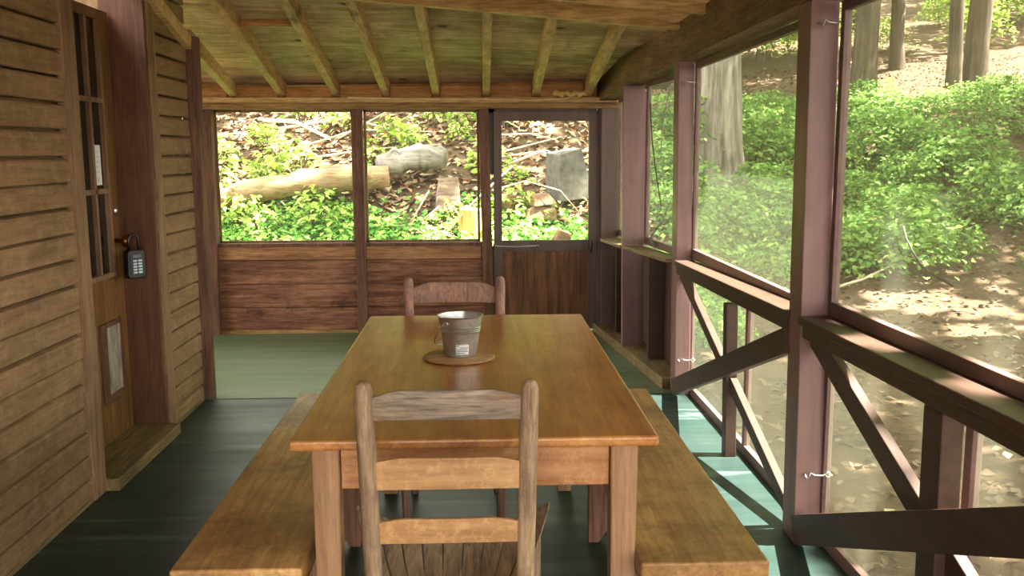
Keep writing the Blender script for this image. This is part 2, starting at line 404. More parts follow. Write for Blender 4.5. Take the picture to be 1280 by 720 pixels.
# the house's own end wall beyond its corner
mb = MB().box(-4.6, WL-.02, 5.26, 5.36, 0, 2.6)
S('wall_side', mb, 'siding', origin=False)
mb = MB().box(WL+.0, WL+.022, -3.2, D0-.04, 0, .02).box(WL, WL+.022, D1+.1, 5.3, 0, .02)
S('baseboard_left', mb, 'step', origin=False)

# ------------------------------------------------------------------ house door (door_1)
d1 = empty('door_1', (-1.76, 4.3, 0)); d1['kind'] = 'structure'
def dchild(name, mb, mat, parent=d1, **k):
    v = np.array(mb.v)-np.array((-1.76, 4.3, 0)) if parent is d1 else np.array(mb.v)
    mb.v = v.tolist(); return obj(name, mb, mat, parent, **k)
DX = -1.80               # room-side face of the door leaf
mb = MB()
y0, y1 = D0+.03, D1-.02
gy0, gy1, ym, py0, py1 = 4.235, 4.585, 4.425, 4.35, 4.625
mb = MB()
mb.box(DX-.04, DX, y0, gy0, .05, 2.13).box(DX-.04, DX, gy1, y1, .05, 2.13)
mb.box(DX-.04, DX, gy0, gy1, .64, .85).box(DX-.04, DX, gy0, gy1, .05, .24).box(DX-.04, DX, gy0, gy1, 2.08, 2.13)
mb.box(DX-.04, DX-.0005, gy0, py0, .24, .64)
dchild('door_leaf', mb, 'doorwood', bevel=.003)
mb = MB().box(DX-.03, DX+.004, ym-.012, ym+.012, .85, 2.08)
for z in (1.27, 1.70): mb.box(DX-.03, DX+.004, gy0, gy1, z-.012, z+.012)
mb.box(DX-.03, DX+.006, gy0, gy0+.02, .85, 2.08).box(DX-.03, DX+.006, gy1-.02, gy1, .85, 2.08).box(DX-.03, DX+.008, gy0, gy1, .85, .875)
dchild('glazing_bars', mb, 'casing', bevel=.002)
dchild('glass_pane', MB().box(DX-.022, DX-.016, gy0, gy1, .85, 2.08), 'glass')
mb = MB()
for q in ((py0, py0+.075, .26, .64), (py1-.03, py1, .26, .64), (py0+.075, py1-.03, .26, .285), (py0+.075, py1-.03, .615, .64)):
    mb.box(DX-.02, DX+.008, *q)
dchild('panel_moulding', mb, 'jamb', bevel=.004)
dchild('small_pane', MB().box(DX-.019, DX+.002, py0+.07, py1-.025, .28, .62), 'frost')
hx, hy, hz = DX, 4.622, 1.02
kn = dchild('door_knob', MB().tube([(hx, hy, hz), (hx+.03, hy, hz), (hx+.035, hy, hz), (hx+.05, hy, hz), (hx+.068, hy, hz), (hx+.075, hy, hz)], [.012, .011, .024, .032, .024, .008], 18), 'brass', smooth=True)
dchild('keyhole_latch', MB().tube([(hx, hy, hz+.15), (hx+.012, hy, hz+.15), (hx+.02, hy, hz+.15)], [.02, .02, .012], 14), 'metal', smooth='auto')
# frame of the doorway
mb = MB().box(WL-.20, WL+.018, D1-.0, D1+.03, .0, DTOP)                 # far jamb
S('trim_2', mb, 'jamb', bevel=.003)
S('trim_3', MB().box(WL-.20, WL-.0, D0-.03, D0, 0, DTOP), 'jamb', bevel=.003)
S('trim_4', MB().box(WL-.01, WL+.028, D0-.13, D0-.01, 0, DTOP+.06), 'casing', bevel=.004)
S('trim_5', MB().box(WL-.01, WL+.028, D1+.03, D1+.12, 0, DTOP+.06), 'casing', bevel=.004)
S('trim_6', MB().box(WL-.01, WL+.03, D0-.13, D1+.12, DTOP, DTOP+.11), 'casing', bevel=.004)
o = obj('threshold_step', MB().box(WL-.19, WL+.085, D0-.02, D1-.002, 0, .055), 'step', bevel=.006)
tag(o, 'worn yellowish wooden threshold board at the foot of the house door', 'step')
# room behind the glass
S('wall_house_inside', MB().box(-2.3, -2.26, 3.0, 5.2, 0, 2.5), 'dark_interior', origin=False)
# note on the pane
o = obj('paper_note', MB().box(DX-.0155, DX-.013, ym+.035, ym+.115, 1.30, 1.49), 'white')
tag(o, 'white paper note stuck inside the middle pane of the house door', 'note')
mb = MB()
for k in range(5): mb.box(DX-.013, DX-.0125, ym+.045, ym+.045+R.uniform(.03, .055), 1.455-.024*k, 1.461-.024*k)
mb.box(DX-.013, DX-.0125, ym+.06, ym+.085, 1.315, 1.34)
t_ = np.array(mb.v)-np.array(o.location); mb.v = t_.tolist(); obj('printed_lines', mb, 'keys', o)

# key lock box hanging on the knob
lx, ly, lz = hx+.075, hy-.0, .835
lb = empty('key_lock_box', (lx, ly, lz)); lb.rotation_euler = (0, 0, math.radians(-38))
tag(lb, 'black key lock box with number buttons hanging from the house door knob', 'lock box')
obj('body', MB().prism([(-.001, -.043, 0), (-.001, .043, 0), (-.001, .05, .02), (-.001, .047, .128), (-.001, .036, .142), (-.001, -.036, .142), (-.001, -.047, .128), (-.001, -.05, .02)], (.042, 0, 0)), 'black', lb, bevel=.006, seg=3)
kp = obj('keypad', MB().prism([(.041, -.036, .02), (.041, .036, .02), (.041, .036, .125), (.041, -.036, .125)], (.003, 0, 0)), 'black', lb, bevel=.001)
off = kp.location
for r_ in range(5):
    for c_ in range(2):
        a, z_ = -.024+.028*c_, .026+.0145*r_
        obj('button', MB().box(.0438-off[0], .047-off[0], a-off[1], a+.021-off[1], z_-off[2], z_+.0095-off[2]), 'keys', kp, bevel=.001)
obj('dial_window', MB().box(.0438-off[0], .046-off[0], -.022-off[1], .022-off[1], .104-off[2], .119-off[2]), 'stripgrey', kp)
obj('shackle', MB().tube([(.018, -.026, .135), (.018, -.026, .19)]+[(.018, -.026*math.cos(t), .19+.026*math.sin(t)) for t in np.linspace(.2, math.pi, 8)]+[(.018, .026, .135)], .006, 10), 'black', lb, smooth=True)

# ------------------------------------------------------------------ back wall
wb_ = MB()
segs = [(-2.07, -.98), (-.90, .015)]
Zp = [0.03, .215, .405, .60, .655]
for (a, b_) in segs:
    for k in range(3):
        e = R.uniform(-.003, .003)
        wb_.box(a-.06, b_+.06, YB+e, YB+.03, Zp[k]+.002, Zp[k+1]-.002)
wb_.box(-4.6, -2.1, YB, YB+.03, .03, .655).box(-2.1, .05, YB+.031, YB+.045, .0, .70)
S('wall_back', wb_, 'backplank', origin=False, bevel=.002)
for n_, (a, b_) in zip(('trim_7', 'trim_8'), segs):
    S(n_, MB().box(a-.01, b_+.01, YB-.008, YB+.032, .602, .709), 'backplank2', bevel=.003)
S('baseboard_back', MB().box(-4.6, .06, YB-.012, YB+.03, .004, .032), 'platepale', bevel=.002)
for n_, (a, b_) in zip(('window_1', 'window_2'), segs):
    w_ = empty(n_, ((a+b_)/2, YB+.04, .735)); w_['kind'] = 'structure'
    ox, oy, oz = w_.location
    obj('sill', MB().box(a-ox-.03, b_-ox+.03, -.06, .03, -.028, 0), 'brownpaint_z', w_, bevel=.003)
    fr = MB().box(a-ox, a-ox+.02, 0, .02, 0, 1.05).box(b_-ox-.02, b_-ox, 0, .02, 0, 1.05).box(a-ox, b_-ox, 0, .02, 0, .018).box(a-ox, b_-ox, 0, .02, 1.03, 1.05)
    obj('screen_frame', fr, 'casing', w_)
    obj('insect_screen', MB().box(a-ox+.02, b_-ox-.02, .008, .0095, .018, 1.03), 'screen_back', w_)
w_ = empty('window_3', (-3.4, YB+.04, .735)); w_['kind'] = 'structure'
obj('insect_screen', MB().box(-1.2, 1.28, .008, .0095, 0, 1.05), 'screen_back', w_); obj('sill', MB().box(-1.2, 1.28, -.06, .03, -.028, 0), 'brownpaint_z', w_)

def post(name, p0, p1, wx, wy, mat, label, cat='post', group=None, bevel=.004):
    """upright of section wx by wy; p0, p1: low-x / low-y corner at foot and head"""
    q = []
    for (x, y, z) in (p0, p1): q += [(x, y, z), (x+wx, y, z), (x+wx, y+wy, z), (x, y+wy, z)]
    o = obj(name, MB().hexa(q), mat, bevel=bevel)
    return tag(o, label, cat, group)
post('porch_post', (-2.16, YB-.05, .004), (-2.15, YB-.05, 1.785), .085, .09, 'brownpaint_z', 'brown post at the left end of the back screens, half hidden by the house corner')
post('porch_post', (-.975, YB-.05, .004), (-.985, YB-.05, 1.785), .082, .09, 'brownpaint_z', 'thin brown post between the two back screen openings')
post('door_post', (.045, YB-.05, .004), (.008, YB-.05, 1.785), .08, .09, 'brownpaint_z', 'brown post on the left side of the screen door')
post('corner_board', (WL-.03, 5.37, .004), (WL-.02, 5.37, 2.10), .095, .08, 'brownpaint_z', 'reddish brown corner post at the end of the house wall', 'post')

# long plates over the back screens
S('trim_9', MB().box(-4.6, 1.12, YB-.055, YB+.05, 1.785, 1.83), 'platepale', bevel=.004)
S('trim_10', MB().box(-4.6, 1.10, YB-.045, YB+.05, 1.832, 1.875), 'timber', bevel=.004)
RX = [-1.52, -1.10, -.71, -.32, .073, .462, .872]
blk = [(-4.6, -1.95)]+[(-1.9, RX[0]-.03)]+[(RX[i]+.03, RX[i+1]-.03) for i in range(6)]
for k, (a, b_) in enumerate(blk[1:]):
    o = obj('blocking_board', MB().box(a+.004, b_-.004, YB-.01+R.uniform(-.008, .008), YB+.03, 1.877, 1.972+R.uniform(-.006, .006)), 'plateorange', bevel=.003)
    tag(o, 'short orange pine blocking board between rafter feet over the back screens', 'board', 'orange blocking boards over the back plate')
S('trim_15', MB().box(-4.6, 1.16, YB+.052, YB+.075, 1.79, 2.0), 'plateorange', bevel=.002)
S('trim_11', MB().box(-4.6, -1.95, YB, YB+.03, 1.877, 1.957), 'plateorange')

# screen door (door_2)
d2 = empty('door_2', (.53, YB+.0, .0)); d2['kind'] = 'structure'
ox = .53
mb = MB().box(.125-ox, .19-ox, -.035, .0, .02, 1.765).box(.882-ox, .955-ox, -.035, 0, .02, 1.765)
mb.box(.19-ox, .882-ox, -.035, 0, 1.69, 1.765).box(.19-ox, .882-ox, -.035, 0, .66, .748).box(.19-ox, .882-ox, -.035, 0, .02, .12)
obj('door_frame', mb, 'doorpaint', d2, bevel=.003)
obj('plywood_panel', MB().box(.185-ox, .887-ox, -.02, -.008, .11, .665), 'doorply', d2)
obj('insect_screen', MB().box(.185-ox, .887-ox, -.014, -.0125, .745, 1.695), 'screen_back', d2)
pts = [(.135-ox+.33*t/60, -.052+.004*math.cos(t*1.5), .706+.004*math.sin(t*1.5)-.006*math.sin(math.pi*t/60)) for t in range(61)]
obj('door_spring', MB().tube([(.125-ox, -.036, .706)]+pts+[(.48-ox, -.036, .706)], .0035, 6), 'metal', d2, smooth=True)
obj('handle', MB().tube([(.905-ox, -.035, .742), (.905-ox, -.06, .735), (.905-ox, -.066, .70), (.905-ox, -.06, .665), (.905-ox, -.035, .655)], [.008, .008, .009, .008, .008], 10), 'black', d2, smooth=True)
S('trim_14', MB().box(.02, .14, YB+.005, YB+.04, 0, .70).box(.02, .14, YB+.005, YB+.04, 1.28, 1.785).box(.02, .95, YB+.005, YB+.04, 1.755, 1.785), 'doorpaint')
S('trim_12', MB().box(.955, .985, YB-.05, YB+.04, .004, 1.785), 'doorpaint', bevel=.003)

# ------------------------------------------------------------------ screened right wall
X0 = 1.165
post('porch_post', (X0, 1.12, 0), (X0, 1.12, 1.97), .10, .13, 'frame_purple', 'mauve brown post nearest the viewer, right of the near screen')
post('porch_post', (X0, 3.22, 0), (X0, 3.27, 1.97), .103, .13, 'frame_purple', 'tall mauve brown post with two hooks at the near corner of the braced screens')
post('porch_post', (X0+.005, 5.34, 0), (X0, 5.40, 1.965), .09, .13, 'frame_purple', 'mauve brown post with two hooks between the braced bay and the closed bays')
post('porch_post', (1.025, 6.45, 0), (1.008, 6.45, 1.90), .152, .05, 'frame_purple', 'broad flat mauve board post between the two narrow far screens')
post('porch_post', (.985, YB-.09, .004), (.972, YB-.09, 1.79), .135, .05, 'doorpaint', 'dark brown corner post right of the screen door')
post('stud', (1.130, 6.0, .075), (1.124, 6.0, .775), .133, .04, 'brace', 'dark stud under the sill beside the braced bay post', 'stud', bevel=.002)
post('stud', (1.050, 6.92, .075), (1.044, 6.92, .765), .133, .04, 'brace', 'dark stud under the short sill near the screen door', 'stud', bevel=.002)
# closed lower wall of the far bays, bottom plate
def xin(y): return X0+(.965-X0)*(y-5.45)/(7.36-5.45)
mb = MB().hexa([(1.262, 5.48, -.05), (1.29, 5.48, -.05), (1.19, 7.5, -.05), (1.162, 7.5, -.05), (1.262, 5.48, .78), (1.29, 5.48, .78), (1.19, 7.5, .76), (1.162, 7.5, .76)])
S('wall_right', mb, 'brace', origin=False)
mb = MB().hexa([(xin(5.5)-.04, 5.47, 0), (1.262, 5.47, 0), (1.16, 7.36, 0), (xin(7.36)-.04, 7.36, 0), (xin(5.5)-.04, 5.47, .072), (1.262, 5.47, .072), (1.16, 7.36, .072), (xin(7.36)-.04, 7.36, .072)])
S('trim_13', mb, 'step', bevel=.003)

def sill(name, a, b_, wx, t, mat, label):
    q = []
    for dz in (-t, 0):
        q += [(a[0], a[1], a[2]+dz), (a[0]+wx, a[1], a[2]+dz), (b_[0]+wx, b_[1], b_[2]+dz), (b_[0], b_[1], b_[2]+dz)]
    return tag(obj(name, MB().hexa(q), mat, bevel=.004), label, 'sill')
sill('sill_board', (X0-.02, -.6, .905), (X0-.02, 3.218, .862), .118, .03, 'brace', 'brown sill board of the near braced bay, sunlit on top')
sill('sill_board', (X0-.015, 3.352, .858), (X0-.015, 5.338, .815), .112, .03, 'brace', 'brown sill board of the far braced bay beyond the tall hooked post')
sill('sill_board', (X0-.03, 5.53, .80), (1.035-.02, 6.448, .79), .14, .022, 'step', 'pale worn sill board of the closed bay with the loose screen')
sill('sill_board', (1.01, 6.505, .785), (.965, 7.28, .765), .16, .022, 'step', 'pale worn short sill board beside the screen door')
def rail(a, b_, label):
    return tag(obj('under_rail', MB().beam(a, b_, .036, .05), 'brace', bevel=.003), label, 'rail')
rail((X0+.018, -.6, .849), (X0+.018, 3.218, .806), 'brown rail under the sill of the near braced bay')
rail((X0+.018, 3.352, .802), (X0+.018, 5.338, .759), 'brown rail under the sill of the far braced bay')
# struts
post('strut', (X0+.004, 4.20, 0), (X0+.002, 4.24, .735), .055, .062, 'brace', 'short upright strut in the middle of the far braced bay', 'strut')
post('strut', (X0+.004, 2.20, 0), (X0+.002, 2.21, .79), .06, .10, 'brace', 'short upright strut in the middle of the near braced bay', 'strut')
# diagonal braces: one runs whole, the crossing one is two halves
def brace(a, b_, label, w=.038, h=.085):
    o = obj('diagonal_brace', MB().beam(a, b_, w, h, (0, 0, 1)), 'brace', bevel=.003)
    return tag(o, label, 'brace')
XB = X0+.022
brace((XB-.02, 5.335, .05), (XB-.02, 3.36, .745), 'broad diagonal brace rising toward the viewer in the far braced bay', .036, .10)
brace((XB+.017, 5.335, .735), (XB+.017, 3.36, .06), 'thin diagonal brace falling toward the viewer in the far braced bay', .034, .065)
brace((XB-.012, 3.215, .055), (XB-.012, 1.26, .88), 'broad diagonal brace rising toward the viewer from the foot of the tall hooked post', .04, .11)
brace((XB+.027, 3.215, .79), (XB+.027, 1.26, -.02+.06), 'diagonal brace falling toward the viewer from the sill at the tall hooked post', .034, .085)
# outer bottom rails and removable screen panels
def panel(n_, ya, yb, xa, xb, z0, z1, zm, mid=None, fw=.034, midrail=True):
    w_ = empty(n_, ((xa+xb)/2, (ya+yb)/2, z0)); w_['kind'] = 'structure'
    c = w_.location
    def P(y, z, dx): t = (y-ya)/(yb-ya); return (xa+(xb-xa)*t+dx-c[0], y-c[1], z-c[2])
    def bar(mb, y0, y1, za, zb, d0=0, d1=.028):
        return mb.hexa([P(y0, za, d0), P(y0, za, d1), P(y1, za, d1), P(y1, za, d0), P(y0, zb, d0), P(y0, zb, d1), P(y1, zb, d1), P(y1, zb, d0)])
    fr = MB(); bar(fr, ya, ya+fw, z0, z1); bar(fr, yb-fw, yb, z0, z1); bar(fr, ya+fw, yb-fw, z0, z0+.05); bar(fr, ya+fw, yb-fw, z1-fw, z1)
    if midrail: bar(fr, ya+fw, yb-fw, zm-.03, zm+.028)
    if mid: bar(fr, mid-.018, mid+.018, z0+.05, zm-.03)
    obj('screen_frame', fr, 'frame_dark', w_, bevel=.002)
    sc_ = MB(); bar(sc_, ya+fw, yb-fw, z0+.05, z1-fw, .012, .0135)
    obj('insect_screen', sc_, 'screen', w_)
    return w_
panel('window_4', 1.27, 3.245, 1.262, 1.262, .0, 1.96, .885, 2.25)
panel('window_5', 3.36, 5.40, 1.262, 1.262, .0, 1.955, .85, 4.23)
panel('window_6', 5.50, 6.47, 1.256, 1.175, .80, 1.92, .8, None, .03, False)
panel('window_7', 6.53, 7.36, 1.17, 1.112, .785, 1.86, .8, None, .03, False)
panel('window_8', -.9, 1.12, 1.262, 1.262, .0, 1.96, .905, .1)

# head beam along the right side
mb = MB(); st = [(-3.2, X0, 1.985, 2.215), (3.5, X0, 1.970, 2.20), (5.5, X0, 1.960, 2.18), (6.5, 1.045, 1.905, 2.12), (7.44, .955, 1.838, 2.06)]
for (ya, xa, za, ta), (yb, xb, zb, tb) in zip(st, st[1:]):
    mb.hexa([(xa-.004, ya, za), (xa+.13, ya, za), (xb+.13, yb, zb), (xb-.004, yb, zb), (xa-.004, ya, ta), (xa+.13, ya, ta), (xb+.13, yb, tb), (xb-.004, yb, tb)])
S('beam', mb, 'beamwood', origin=False)

# hooks holding the screen panels
def hook(x, y, z, label):
    e = empty('screen_hook', (x, y, z)); e.scale = (1.2, 1.2, 1.2); tag(e, label, 'hook')
    obj('hook_wire', MB().tube([(-.03, -.001, .004), (-.03, -.012, .004), (-.022, -.016, -.012), (-.014, -.014, .012), (-.002, -.014, .004), (.022, -.014, .002), (.034, -.013, .008)]+[(.04+.008*math.cos(t), -.013, .004+.008*math.sin(t)) for t in np.linspace(2.2, -3.2, 9)], .0028, 8), 'metal', e, smooth=True)
    obj('screw_eye', MB().tube([(.044, -.002, .004), (.044, -.012, .004), (.052, -.016, .004)], .003, 8), 'metal', e, smooth=True)
hook(1.225, 3.262, 1.885, 'small pale metal hook near the top of the tall braced bay post')
hook(1.232, 3.225, .262, 'small pale metal hook near the foot of the tall braced bay post')
hook(1.222, 5.395, 1.84, 'small pale metal hook near the top of the post beside the loose screen')
hook(1.225, 5.35, .21, 'small pale metal hook near the foot of the post beside the loose screen')

# loose screen strips
mb = MB(); pts = [(1.215-.02*t, 5.62+.30*t, 1.88-.5*t-.12*math.sin(t*3)) for t in np.linspace(0, 1, 10)]
def ribbon(pts, w):
    mb = MB(); vs = []
    for i, p in enumerate(pts):
        d = Vector(pts[min(i+1, len(pts)-1)])-Vector(pts[max(i-1, 0)]); d.normalize()
        s_ = Vector((.25, .95, .1)); s_ -= d*s_.dot(d); s_.normalize(); nrm = d.cross(s_)
        for a in (-1, 1):
            for b2 in (-1, 1): vs.append(Vector(p)+s_*a*w*(.6+.4*math.sin(i*.9+1))/2+nrm*b2*.0015)
    n_ = len(pts); fs = []
    for i in range(n_-1):
        o_ = i*4
        for (a, b2) in ((0, 1), (1, 3), (3, 2), (2, 0)): fs.append((o_+a, o_+b2, o_+4+b2, o_+4+a))
    fs += [(0, 1, 3, 2), (n_*4-4, n_*4-2, n_*4-1, n_*4-3)]
    return mb.add(vs, fs)
o = obj('loose_screen_strip', ribbon([(1.208, 5.828, 1.86), (1.195, 5.974, 1.649), (1.192, 6.015, 1.445), (1.199, 5.926, 1.231), (1.212, 5.778, 1.146), (1.199, 5.929, 1.009), (1.174, 6.228, 0.867), (1.183, 6.126, 0.828)], .05), 'stripgrey')
tag(o, 'grey strip of loose screening curling down inside the far narrow screen', 'screen strip')
o = obj('loose_spline_cord', MB().tube([(1.165, 6.269, 1.765), (1.17, 6.191, 1.498), (1.18, 6.059, 1.263), (1.19, 5.953, 1.095)], .004, 6), 'darkcord', smooth=True)
tag(o, 'thin dark cord hanging beside the grey loose screen strip', 'cord')
o = obj('loose_spline_cord', MB().tube([(1.294, 2.756, 1.221), (1.294, 2.73, 1.185), (1.294, 2.684, 1.15), (1.294, 2.63, 1.12), (1.294, 2.58, 1.103), (1.294, 2.50, 1.092), (1.294, 2.442, 1.084)], .0035, 6), 'darkcord', smooth=True)
tag(o, 'dark curved cord lying against the large near screen above the sill', 'cord')

# ------------------------------------------------------------------ roof
def zr(x): return 2.272-.062*x           # underside of the back rafters where they meet the cross timber
mb = MB()
for (ya, yb) in ((5.40, 6.39), (6.40, 7.62)):
    for (xa, xb) in ((-4.6, -1.72), (-1.72, 1.35)):
        def Z(x, y): t = (y-5.4)/(7.36-5.4); return (zr(x)+.120)*(1-t)+1.995*t
        q = [(xa, ya), (xb, ya), (xb, yb), (xa, yb)]
        mb.hexa([(x, y, Z(x, y)) for x, y in q]+[(x, y, Z(x, y)+.02) for x, y in q])
S('ceiling', mb, 'plywood', origin=False)
def zm(x): return 2.44-.088*(x+.68)
mb = MB()
for (ya, yb) in ((-3.2, .9), (.905, 3.3), (3.305, 5.52)):
    q = [(-1.9, ya), (1.75, ya), (1.75, yb), (-1.9, yb)]
    mb.hexa([(x, y, zm(x)) for x, y in q]+[(x, y, zm(x)+.02) for x, y in q])
S('ceiling_main', mb, 'plywood', origin=False)
mb = MB().hexa([(-4.7, 5.42, 2.72), (1.6, 5.42, 2.33), (1.6, 7.9, 1.97), (-4.7, 7.9, 1.97), (-4.7, 5.42, 2.76), (1.6, 5.42, 2.37), (1.6, 7.9, 2.01), (-4.7, 7.9, 2.01)])
q = [(-1.95, -3.25), (1.8, -3.25), (1.8, 5.55), (-1.95, 5.55)]
mb.hexa([(x, y, zm(x)+.03) for x, y in q]+[(x, y, zm(x)+.06) for x, y in q])
S('roof', mb, 'roofing', origin=False)

word = ['first', 'second', 'third', 'fourth', 'fifth', 'sixth', 'seventh']
for k, x in enumerate(RX):
    a = Vector((x*1.005-.01, 5.46, zr(x)+.0575)); b_ = Vector((x, YB+.04, 1.876+.0575))
    o = obj('rafter', MB().beam(a, b_, .058, .115), 'rafter', bevel=.003)
    tag(o, '%s pale rafter from the house side over the back screens' % word[k], 'rafter', 'rafters over the back screens')
o = obj('rafter', MB().beam((-1.645, 5.43, 2.10), (-1.9, YB+.04, 1.925), .055, .09), 'rafter', bevel=.003)
tag(o, 'slanting hip rafter rising from the back plate to the house corner post', 'rafter')
o = obj('frieze_board', MB().beam((WL+.035, 5.36, 2.06), (WL+.035, 4.3, 2.36), .04, .075), 'timber', bevel=.003)
tag(o, 'ragged pale board slanting up along the top of the house wall', 'board')
# cross timbers (rafters of the main roof)
def xrafter(y, w, h, label, x0=-1.64, x1=1.30):
    zb = lambda x: 2.301-.088*(x+.68)
    q = []
    for dz in (0, h): q += [(x0, y-w/2, zb(x0)+dz), (x1, y-w/2, zb(x1)+dz), (x1, y+w/2, zb(x1)+dz), (x0, y+w/2, zb(x0)+dz)]
    return tag(obj('cross_rafter', MB().hexa(q), 'timber', bevel=.004), label, 'rafter', 'cross rafters of the main roof')
xrafter(5.41, .06, .136, 'heavy cross rafter where the back roof slope starts')
xrafter(4.80, .055, .136, 'second cross rafter, nearer than the heavy one at the back slope')
xrafter(4.19, .055, .136, 'third cross rafter, nearer than the two seen against the ceiling')
o = obj('nailer_block', MB().box(-1.49, -1.135, 6.06, 6.10, 2.245, 2.29), 'plateorange', bevel=.003)
tag(o, 'small orange pine block nailed between the first two rafters', 'block')
# wires and foam on the plate
o = obj('cable', MB().tube([(-1.0, YB-.062, 1.872), (-.6, YB-.062, 1.862), (-.2, YB-.062, 1.858), (.1, YB-.062, 1.858), (.4, YB-.062, 1.852), (.68, YB-.064, 1.858), (.74, YB-.062, 1.875), (.775, YB-.06, 1.895)], .0085, 8), 'wire', smooth=True)
tag(o, 'pale cable stapled along the plate over the back screens', 'cable')
o = obj('cable', MB().tube([(-1.5, YB-.02, 1.962), (-1.3, YB-.02, 1.966), (-1.15, YB-.02, 1.965)], .0045, 8), 'wire', smooth=True)
tag(o, 'short pale wire above the orange boards at the left end of the plate', 'cable')
mb = MB()
pp = [(.60+.020*i, YB-.085+.012*math.sin(i*2.1), 1.898+.008*math.sin(i*1.7)) for i in range(14)]
mb.tube([(.585, YB-.08, 1.895)]+pp+[(.875, YB-.08, 1.90)], [.005]+[.022+.008*math.sin(i*2.7) for i in range(14)]+[.005], 12)
o = obj('foam_sealant', mb, 'foam', smooth=True); tag(o, 'lumpy yellow foam sealant squeezed out over the screen door', 'foam')

# ------------------------------------------------------------------ table
tb = empty('dining_table', (-.012, 3.025, 0)); tag(tb, 'long varnished wooden table with a bucket on it', 'table')
obj('tabletop', MB().box(-.452, .452, -.862, .862, .733, .76), 'table', tb, bevel=.008, seg=3)
for sx in (-1, 1):
    for sy in (-1, 1):
        x, y = sx*.372, sy*.79; w1, w2 = .034, .029
        q = [(x-w2, y-w2, 0), (x+w2, y-w2, 0), (x+w2, y+w2, 0), (x-w2, y+w2, 0), (x-w1, y-w1, .732), (x+w1, y-w1, .732), (x+w1, y+w1, .732), (x-w1, y+w1, .732)]
        obj('leg', MB().hexa(q), 'tableleg', tb, bevel=.004)
for sy in (-1, 1): obj('apron', MB().box(-.337, .337, sy*.79-.0125, sy*.79+.0125, .615, .732), 'tableside', tb, bevel=.003)
for sx in (-1, 1): obj('apron', MB().box(sx*.385-.0125, sx*.385+.0125, -.755, .755, .615, .732), 'tableside', tb, bevel=.003)

# benches
def bench(cx, y0, y1, label):
    e = empty('bench', (cx, (y0+y1)/2, 0)); tag(e, label, 'bench', 'benches along the table'); L = (y1-y0)/2
    obj('seat_plank', MB().box(-.16, .16, -L, L, .40, .45), 'bench', e, bevel=.007, seg=3)
    for sy in (-1, 1):
        y = sy*(L-.52)-.0225
        poly = [(-.15, y, 0), (-.112, y, 0), (-.01, y, .145), (.01, y, .145), (.112, y, 0), (.15, y, 0), (.15, y, .398), (-.15, y, .398)]
        obj('leg_board', MB().prism(poly, (0, .045, 0)), 'benchend', e, bevel=.003)
    for sx in (-1, 1): obj('side_rail', MB().box(sx*.125-.012, sx*.125+.012, -L+.04, L-.04, .33, .398), 'bench', e, bevel=.003)
bench(.551, 2.12, 3.80, 'worn plank bench between the table and the braced screens')
bench(-.597, 2.13, 3.80, 'worn plank bench between the table and the house wall')

# bucket and coaster
o = obj('coaster', MB().lathe([(.112, 0), (.12, .003), (.121, .006), (.117, .009), (.11, .010)], (-.068, 3.052, .7605), 48), 'coaster', smooth='auto')
tag(o, 'round wooden coaster slice under the metal bucket', 'coaster')
bk = empty('bucket', (-.064, 3.055, .771), math.radians(50)); tag(bk, 'small galvanised metal bucket with a white label on the coaster', 'bucket')
def rb(z): return .0535+.021*z/.135
prof = [(.048, .0), (.0535, .001)]
for z in (.03, .06, .08): prof.append((rb(z), z))
for z in (.083, .090, .097):
    prof += [(rb(z)+.0002, z), (rb(z)+.0022, z+.0022), (rb(z)+.0004, z+.0048)]
prof += [(rb(.12), .12), (rb(.133), .133), (rb(.135)+.003, .134), (rb(.135)+.0042, .1365), (rb(.135)+.002, .139), (rb(.135)-.001, .1365)]
prof += [(rb(.12)-.002, .12), (rb(.06)-.002, .06), (rb(.01)-.002, .006), (.0485, .004), (.002, .004)]
obj('pail', MB().lathe(prof, (0, 0, 0), 56), 'steel', bk, smooth='auto')
def on_pail(a0, a1, z0, z1, off, n=8):
    mb = MB(); vs = []
    for k in range(n+1):
        a = a0+(a1-a0)*k/n
        for z in (z0, z1):
            for d in (0, .0006): vs.append(((rb(z)+off+d)*math.cos(a), (rb(z)+off+d)*math.sin(a), z))
    fs = []
    for k in range(n):
        o_ = 4*k
        for a, b2 in ((0, 1), (1, 3), (3, 2), (2, 0)): fs.append((o_+a, o_+b2, o_+4+b2, o_+4+a))
    fs += [(0, 1, 3, 2), (4*n, 4*n+2, 4*n+3, 4*n+1)]
    return mb.add(vs, fs)
la0, la1 = math.radians(-153), math.radians(-112)
lab = obj('paper_label', on_pail(la0, la1, .010, .046, .0006), 'white', bk, origin=False)
mb = MB()
for k, (f0, f1) in enumerate(((.06, .22), (.30, .95), (.05, .9), (.05, .95), (.05, .7), (.05, .93))):
    z = .0415-.0062*k
    m2 = on_pail(la0+(la1-la0)*f0, la0+(la1-la0)*f1, z-.0013, z+.0013, .0013, 5); mb.add(m2.v, m2.f)
obj('label_print', mb, 'ink', lab, origin=False)
for a in (math.radians(180), 0):
    obj('handle_ear', MB().tube([(rb(.115)*math.cos(a), 0, .115), ((rb(.115)+.004)*math.cos(a), 0, .115)], .009, 14), 'steel', bk, smooth='auto')
hp = []
for t in np.linspace(0, math.pi, 20):
    hp.append((-(rb(.115)+.005)*math.cos(t), .045*math.sin(t)*1.0, .115-.095*math.sin(t)*.95))
hp = [(x*1.12, y*1.95, z) for x, y, z in hp]
obj('handle', MB().tube(hp, .0019, 8), 'steel', bk, smooth=True)

